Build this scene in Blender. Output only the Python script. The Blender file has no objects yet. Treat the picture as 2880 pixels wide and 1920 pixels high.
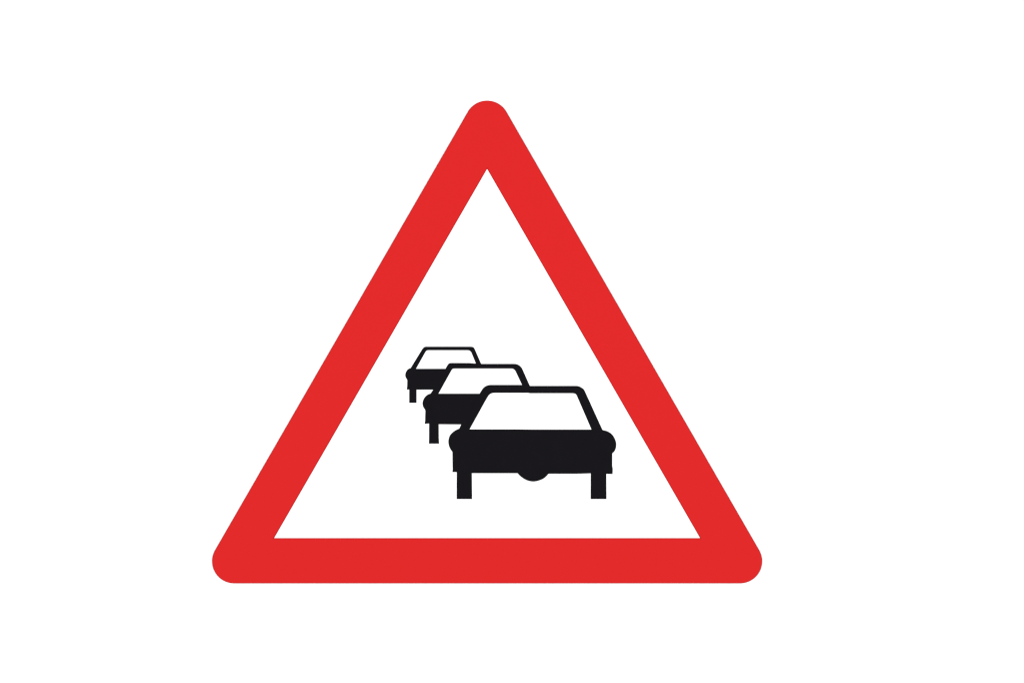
import bpy, bmesh, math
from mathutils import Vector

# ------------------------------------------------------------------ camera, world, lamps, exposure
S = 0.9 / 1545.0            # metres per photo pixel: the sign is 0.9 m wide
ZC = 2.2                    # height of the picture centre on the wall
DIST = 3.0                  # camera to sign face
scene = bpy.context.scene
col = scene.collection

cam_d = bpy.data.cameras.new("camera")
cam_d.sensor_width = 36.0
cam_d.lens = 36.0 * DIST / (2880 * S)
cam_d.clip_start = 0.05
cam_d.clip_end = 200.0
cam = bpy.data.objects.new("camera", cam_d)
cam.location = (0, -DIST, ZC)
cam.rotation_euler = (math.radians(90), 0, 0)
col.objects.link(cam)
scene.camera = cam

world = bpy.data.worlds.new("World")
scene.world = world
world.use_nodes = True
bg = world.node_tree.nodes["Background"]
bg.inputs[0].default_value = (1, 1, 1, 1)          # even light of a white studio
bg.inputs[1].default_value = 0.345

def softbox(name, x, y, z, power, size):
    d = bpy.data.lights.new(name, 'AREA')
    d.shape = 'SQUARE'
    d.size = size
    d.energy = power
    o = bpy.data.objects.new(name, d)
    o.location = (x, y, z)
    aim = Vector((0, 0, ZC)) - o.location
    o.rotation_euler = aim.to_track_quat('-Z', 'Y').to_euler()
    col.objects.link(o)
    return o

POWER = 325.0
softbox("studio_lamp_left", -3.4, -6.0, ZC + 0.35, POWER, 2.6)
softbox("studio_lamp_right", 3.4, -6.0, ZC + 0.35, POWER, 2.6)

scene.view_settings.view_transform = 'Standard'
scene.view_settings.look = 'None'
scene.view_settings.exposure = 0.0
scene.view_settings.gamma = 1.0
scene.view_settings.use_curve_mapping = False
scene.render.engine = 'CYCLES'
scene.cycles.filter_width = 1.3

# ------------------------------------------------------------------ materials
def material(name, base, rough, spec, mottle=0.0, scale=60.0, metal=0.0, bump=0.0):
    m = bpy.data.materials.new(name)
    m.use_nodes = True
    nt = m.node_tree
    p = nt.nodes["Principled BSDF"]
    p.inputs["Roughness"].default_value = rough
    p.inputs["Specular IOR Level"].default_value = spec
    p.inputs["Metallic"].default_value = metal
    p.inputs["Base Color"].default_value = (*base, 1)
    tc = nt.nodes.new("ShaderNodeTexCoord")
    nz = nt.nodes.new("ShaderNodeTexNoise")
    nz.inputs["Scale"].default_value = scale
    nz.inputs["Detail"].default_value = 4.0
    nt.links.new(tc.outputs["Object"], nz.inputs["Vector"])
    if mottle > 0:
        r = nt.nodes.new("ShaderNodeValToRGB")
        r.color_ramp.elements[0].position = 0.3
        r.color_ramp.elements[1].position = 0.7
        r.color_ramp.elements[0].color = (*[c * (1 - mottle) for c in base], 1)
        r.color_ramp.elements[1].color = (*[min(1, c * (1 + mottle)) for c in base], 1)
        nt.links.new(nz.outputs["Fac"], r.inputs["Fac"])
        nt.links.new(r.outputs["Color"], p.inputs["Base Color"])
    if bump > 0:
        b = nt.nodes.new("ShaderNodeBump")
        b.inputs["Strength"].default_value = bump
        b.inputs["Distance"].default_value = 0.0005
        nt.links.new(nz.outputs["Fac"], b.inputs["Height"])
        nt.links.new(b.outputs["Normal"], p.inputs["Normal"])
    return m

M_WALL = material("white_wall_paint", (0.87, 0.87, 0.87), 0.9, 0.1, 0.01, 20, bump=0.05)
M_WHITE = material("white_sign_film", (0.86, 0.86, 0.86), 0.5, 0.05, 0.004, 40)
M_RED = material("red_sign_film", (0.523, 0.0163, 0.0163), 0.5, 0.0, 0.004, 45)
M_RED_EDGE = material("dark_red_edge_line", (0.43, 0.0128, 0.0145), 0.5, 0.0, 0.004, 45)   # sharpening halo painted in as a thin darker line round the border
M_BLACK = material("black_sign_film", (0.0069, 0.0062, 0.0078), 0.5, 0.0, 0.03, 45)
M_METAL = material("aluminium_sheet", (0.75, 0.75, 0.76), 0.45, 0.4, 0.02, 80, metal=0.9)

# ------------------------------------------------------------------ flat cut-out builder
MM = 0.001

def area2(pts):
    return sum(pts[i][0] * pts[(i + 1) % len(pts)][1] - pts[(i + 1) % len(pts)][0] * pts[i][1] for i in range(len(pts)))

def to_plane(pts, ccw=True):
    """photo-measured outline -> metres on the sign's plane (x, z)"""
    q = [((x - 1440) * S, ZC - (y - 960) * S) for x, y in pts]
    if (area2(q) > 0) != ccw:
        q.reverse()
    return q

def inset(q, d):
    """move a closed loop to its left by d (inwards for ccw loops, into the material for cw holes)"""
    n = len(q)
    out = []
    for i in range(n):
        a, b, c = Vector(q[i - 1]), Vector(q[i]), Vector(q[(i + 1) % n])
        e1, e2 = (b - a).normalized(), (c - b).normalized()
        n1, n2 = Vector((-e1.y, e1.x)), Vector((-e2.y, e2.x))
        m = n1 + n2
        if m.length < 1e-6:
            m = n1
        m.normalize()
        k = d / max(0.45, m.dot(n1))
        out.append((b.x + m.x * k, b.y + m.y * k))
    return out

def cut_out(name, loops, back, front, edge, mat, parent, round_steps=2, edge_width=None, edge_mat=None):
    """solid cut-out: outer loop (+ holes), back and front measured in mm towards the viewer, with rounded front edge"""
    ew = edge if edge_width is None else edge_width
    bm = bmesh.new()
    top_edges = []
    back_edges = []
    for k, q in enumerate(loops):
        ccw = (k == 0)
        if (area2(q) > 0) != ccw:
            q = list(reversed(q))
        rings = [(q, back), (q, front - edge)] if edge > 0 else [(q, back), (q, front)]
        if edge > 0:
            for s in range(1, round_steps + 1):
                a = math.pi / 2 * s / round_steps
                rings.append((inset(q, ew * MM * (1 - math.cos(a))), front - edge * (1 - math.sin(a))))
        vr = []
        for loop, h in rings:
            vr.append([bm.verts.new((x, -h * MM, z)) for x, z in loop])
        n = len(q)
        for r in range(len(vr) - 1):
            for i in range(n):
                j = (i + 1) % n
                fc = bm.faces.new((vr[r][i], vr[r][j], vr[r + 1][j], vr[r + 1][i]))
                fc.material_index = 1 if edge_mat else 0
        for i in range(n):
            top_edges.append(bm.edges.get((vr[-1][i], vr[-1][(i + 1) % n])))
            back_edges.append(bm.edges.get((vr[0][i], vr[0][(i + 1) % n])))
    bmesh.ops.triangle_fill(bm, edges=top_edges, use_beauty=True, normal=(0, -1, 0))
    bmesh.ops.triangle_fill(bm, edges=back_edges, use_beauty=True, normal=(0, 1, 0))
    bmesh.ops.recalc_face_normals(bm, faces=bm.faces)
    me = bpy.data.meshes.new(name)
    bm.to_mesh(me)
    bm.free()
    me.materials.append(mat)
    if edge_mat:
        me.materials.append(edge_mat)
    o = bpy.data.objects.new(name, me)
    col.objects.link(o)
    if parent is not None:
        o.parent = parent
        o.matrix_parent_inverse = parent.matrix_world.inverted()
    return o

# ------------------------------------------------------------------ the wall behind
bm = bmesh.new()
bmesh.ops.create_cube(bm, size=1.0)
bmesh.ops.scale(bm, vec=(16, 0.2, 9), verts=bm.verts)
me = bpy.data.meshes.new("wall")
bm.to_mesh(me)
bm.free()
me.materials.append(M_WALL)
wall = bpy.data.objects.new("wall", me)
BACK = -2.0                                            # back of the sign sheet, mm
wall.location = (0, -BACK * MM + 0.1 + 0.0002, 2.6)
wall["kind"] = "structure"
wall["label"] = "plain bright white wall behind the sign"
col.objects.link(wall)

# ------------------------------------------------------------------ the sign
sign = bpy.data.objects.new("warning_sign", None)
sign.empty_display_size = 0.1
sign.location = ((1370 - 1440) * S, 0, ZC - (1639 - 960) * S)
sign["label"] = "triangular red-bordered white warning sign with three queued black cars"
sign["category"] = "road sign"
col.objects.link(sign)
bpy.context.view_layer.update()

def rounded_triangle(c, r, steps=28):
    """c: corner centres top, right, left in photo pixels (y down)"""
    pts = []
    for (cx, cy), a0 in zip(c, (210, 330, 90)):        # each corner sweeps 120 degrees
        for k in range(steps + 1):
            a = math.radians(a0 + 120.0 * k / steps)
            pts.append((cx + r * math.cos(a), cy + r * math.sin(a)))
    return pts

CORNERS = ((1370, 345.8), (2081, 1577), (659, 1577))
outer = to_plane(rounded_triangle(CORNERS, 62))
inner = [(1370, 473.8), (1970.2, 1512.8), (769.8, 1512.8)]

cut_out("back_sheet", [to_plane(rounded_triangle(CORNERS, 60.8))], BACK, -0.35, 0.0, M_METAL, sign)
cut_out("white_face", [to_plane(rounded_triangle(CORNERS, 57.5))], -0.349, 0.0, 0.0, M_WHITE, sign)
cut_out("red_border", [inset(outer, -0.5 * S), inset(to_plane(inner, ccw=False), -0.8 * S)], -0.6, 1.5, 1.5, M_RED, sign, 3, edge_width=1.5, edge_mat=M_RED_EDGE)

# ------------------------------------------------------------------ car symbols
def arc_smooth(pts, iters=1):
    """Chaikin pass used on the hand-measured curves only"""
    for _ in range(iters):
        out = [pts[0]]
        for a, b in zip(pts, pts[1:]):
            out.append((a[0] * .75 + b[0] * .25, a[1] * .75 + b[1] * .25))
            out.append((a[0] * .25 + b[0] * .75, a[1] * .25 + b[1] * .75))
        out.append(pts[-1])
        pts = out
    return pts

def car_symbol(label, level, body, frame, window, wheels, wheel_labels=None, hump=None):
    """level: how far this symbol's film lies in front of the face, mm"""
    t = level
    E = 0.12
    G = -0.6 * S                       # the film spreads slightly over its cut line
    grow = lambda pts: inset(to_plane(pts), G)
    b = cut_out("car_symbol", [grow(body)], -0.1, t, E, M_BLACK, sign)
    b["label"] = label
    f = cut_out("roof_frame", [grow(frame)], -0.12, t - 0.04, E, M_BLACK, b)
    cut_out("window", [inset(to_plane(window), 0.6 * S)], t - 0.10, t + 0.10, 0.06, M_WHITE, b)
    for w in wheels:
        cut_out("wheel", [grow(w)], -0.14, t - 0.04, E, M_BLACK, b)
    if hump:
        cut_out("axle_housing", [grow(hump)], -0.16, t - 0.04, E, M_BLACK, b)
    return b

# nearest, largest car ------------------------------------------------------------
body = (
    [(1297, 1212), (1292, 1205.2)] +
    arc_smooth([(1292, 1205.2), (1287, 1207), (1278.7, 1211.5), (1271, 1217.8), (1265.3, 1224.8), (1262.4, 1233.8),
                (1261.6, 1241.6), (1262.8, 1251), (1266, 1259.9), (1273.2, 1270.2)])[1:] +
    [(1273.4, 1300), (1273.9, 1320), (1273.0, 1326.2), (1284.5, 1326.2), (1326.4, 1329.3), (1456, 1329.4),
     (1543, 1331.0), (1619, 1331.0), (1662, 1329.8), (1705, 1331.2), (1722.3, 1331.8), (1722.6, 1317), (1721.2, 1309), (1721.3, 1276)] +
    arc_smooth([(1721.3, 1276), (1721.6, 1273.5), (1727, 1269), (1731.2, 1260.8), (1732.8, 1251), (1732.2, 1244), (1729.3, 1234.6),
                (1725.5, 1227), (1719.1, 1219.3), (1711.4, 1214.2), (1705, 1211.4), (1696.1, 1209.6), (1693.4, 1207.6)])[1:] +
    [(1690, 1207.8), (1664.6, 1207.8), (1500, 1207.8), (1455, 1207.2), (1319.9, 1207.2)]
)
frame = (
    [(1290, 1214), (1288.2, 1211.5), (1292, 1205.2), (1297.9, 1192.6), (1348.5, 1107.6), (1357.4, 1093.6)] +
    arc_smooth([(1357.4, 1093.6), (1361.3, 1089.1), (1367, 1085.3), (1374.6, 1082.8), (1380, 1082.4)])[1:] +
    [(1466, 1082.4), (1478, 1084.2), (1490, 1085.3), (1619, 1085.2)] +
    arc_smooth([(1619, 1085.2), (1626.2, 1085.6), (1632.3, 1088.2), (1638, 1091.7), (1641.9, 1095.2), (1644.4, 1100)])[1:] +
    [(1693.6, 1207.9), (1696, 1215)]
)
window = (
    [(1320.0, 1207.1), (1329, 1190.6), (1341.5, 1168.4), (1361.9, 1131.3), (1370.6, 1116.4)] +
    arc_smooth([(1370.6, 1116.4), (1374, 1110.8), (1379.7, 1106), (1386, 1104), (1393, 1103.8)])[1:] +
    [(1484, 1103.8), (1491, 1104.8), (1605, 1104.8)] +
    arc_smooth([(1605, 1104.8), (1613, 1104.9), (1618.9, 1106.6), (1621.8, 1110), (1624, 1115)])[1:] +
    [(1664.2, 1207.7), (1500, 1207.7), (1455, 1207.1)]
)
wl = [(1285.3, 1318), (1285.0, 1402), (1327.0, 1402), (1326.3, 1318)]
wr = [(1662.1, 1318), (1661.8, 1402), (1705.0, 1402), (1704.4, 1318)]
hump = ([(1450, 1320), (1455.6, 1329)] +
        arc_smooth([(1455.6, 1329), (1464.5, 1338.5), (1476.7, 1347.1), (1488, 1351.4), (1499.5, 1353), (1511, 1351.5),
                    (1523.7, 1347.1), (1533, 1341.4), (1543, 1330.5)])[1:] + [(1548, 1320)])
car_symbol("largest and nearest black car symbol with two wheels", 0.66, body, frame, window, [wl, wr], hump=hump)

# middle car ---------------------------------------------------------------------
body = (
    [(1216, 1112), (1211.3, 1106.6)] +
    arc_smooth([(1211.3, 1106.6), (1203.6, 1109.1), (1195.3, 1116.1), (1190.2, 1125.7), (1188.7, 1134), (1189.9, 1140.6), (1192.1, 1146.1),
                (1195.9, 1150.6), (1196.9, 1155)])[1:] +
    [(1196.2, 1182.5), (1195.2, 1190.8), (1206, 1190.0), (1233.3, 1192), (1297.8, 1192.5), (1440, 1193), (1526, 1194), (1526, 1154),
     (1533, 1143), (1534, 1130), (1526, 1114), (1508, 1107.2), (1232.4, 1107.2)]
)
frame = (
    [(1210, 1113), (1207.6, 1111.6), (1211.3, 1106.5), (1219.3, 1095), (1252.8, 1037.6), (1259.1, 1026.4)] +
    arc_smooth([(1259.1, 1026.4), (1261.7, 1022.8), (1265.5, 1021), (1270, 1020.7)])[1:] +
    [(1319.7, 1020.9), (1338, 1022.2), (1353, 1023.4), (1444, 1023.3)] +
    arc_smooth([(1444, 1023.3), (1453, 1023.8), (1461, 1027.9), (1466.4, 1033.4), (1469, 1038.5)])[1:] +
    [(1489.7, 1084.9), (1500, 1108), (1503, 1114)]
)
window = (
    [(1232.4, 1107.0), (1241.4, 1091), (1269, 1041.4)] +
    arc_smooth([(1269, 1041.4), (1271.5, 1037.6), (1274.5, 1035.8), (1280, 1035.5)])[1:] +
    [(1436, 1035.5)] +
    arc_smooth([(1436, 1035.5), (1442.5, 1035.8), (1448.4, 1039.8), (1451.5, 1045.5)])[1:] +
    [(1468.7, 1082), (1480, 1107.0)]
)
wheel = [(1207.4, 1184), (1207.3, 1230), (1206.9, 1246.5), (1234.4, 1246.5), (1233.5, 1230), (1233.3, 1184)]
car_symbol("middle-sized black car symbol partly behind the largest one", 0.38, body, frame, window, [wheel])

# farthest, smallest car ---------------------------------------------------------
body = (
    [(1160, 1041), (1155.2, 1035)] +
    arc_smooth([(1155.2, 1035), (1150.4, 1036.6), (1145.3, 1040.2), (1141.3, 1047.9), (1140.0, 1054.6), (1141.5, 1061.3), (1145.6, 1067), (1146, 1070)])[1:] +
    [(1145.6, 1086), (1144.6, 1094.5), (1151, 1094.7), (1171.2, 1095.1), (1218.7, 1095), (1320, 1095), (1378, 1096), (1378, 1070), (1382, 1060),
     (1379, 1044), (1366, 1037), (1169.3, 1037)]
)
frame = (
    [(1153, 1041), (1151.6, 1040), (1155.2, 1035), (1186.8, 983.6)] +
    arc_smooth([(1186.8, 983.6), (1189.6, 979.6), (1193.4, 975.9), (1198, 975)])[1:] +
    [(1320, 975)] +
    arc_smooth([(1320, 975), (1327, 975.1), (1332, 976.8), (1335, 982)])[1:] +
    [(1352.7, 1022.8), (1360, 1040), (1362, 1044)]
)
window = (
    [(1169.3, 1037.2), (1174, 1028.8), (1195.3, 990.8)] +
    arc_smooth([(1195.3, 990.8), (1198, 986.6), (1202, 984.2), (1206, 984.1)])[1:] +
    [(1314, 984.1)] +
    arc_smooth([(1314, 984.1), (1320, 984.6), (1325, 988.6), (1327.2, 993)])[1:] +
    [(1338.4, 1020.6), (1345, 1036.9)]
)
wheel = [(1151.4, 1088), (1151.4, 1132.1), (1171.1, 1132.1), (1171.1, 1088)]
car_symbol("smallest and farthest black car symbol at upper left", 0.16, body, frame, window, [wheel])
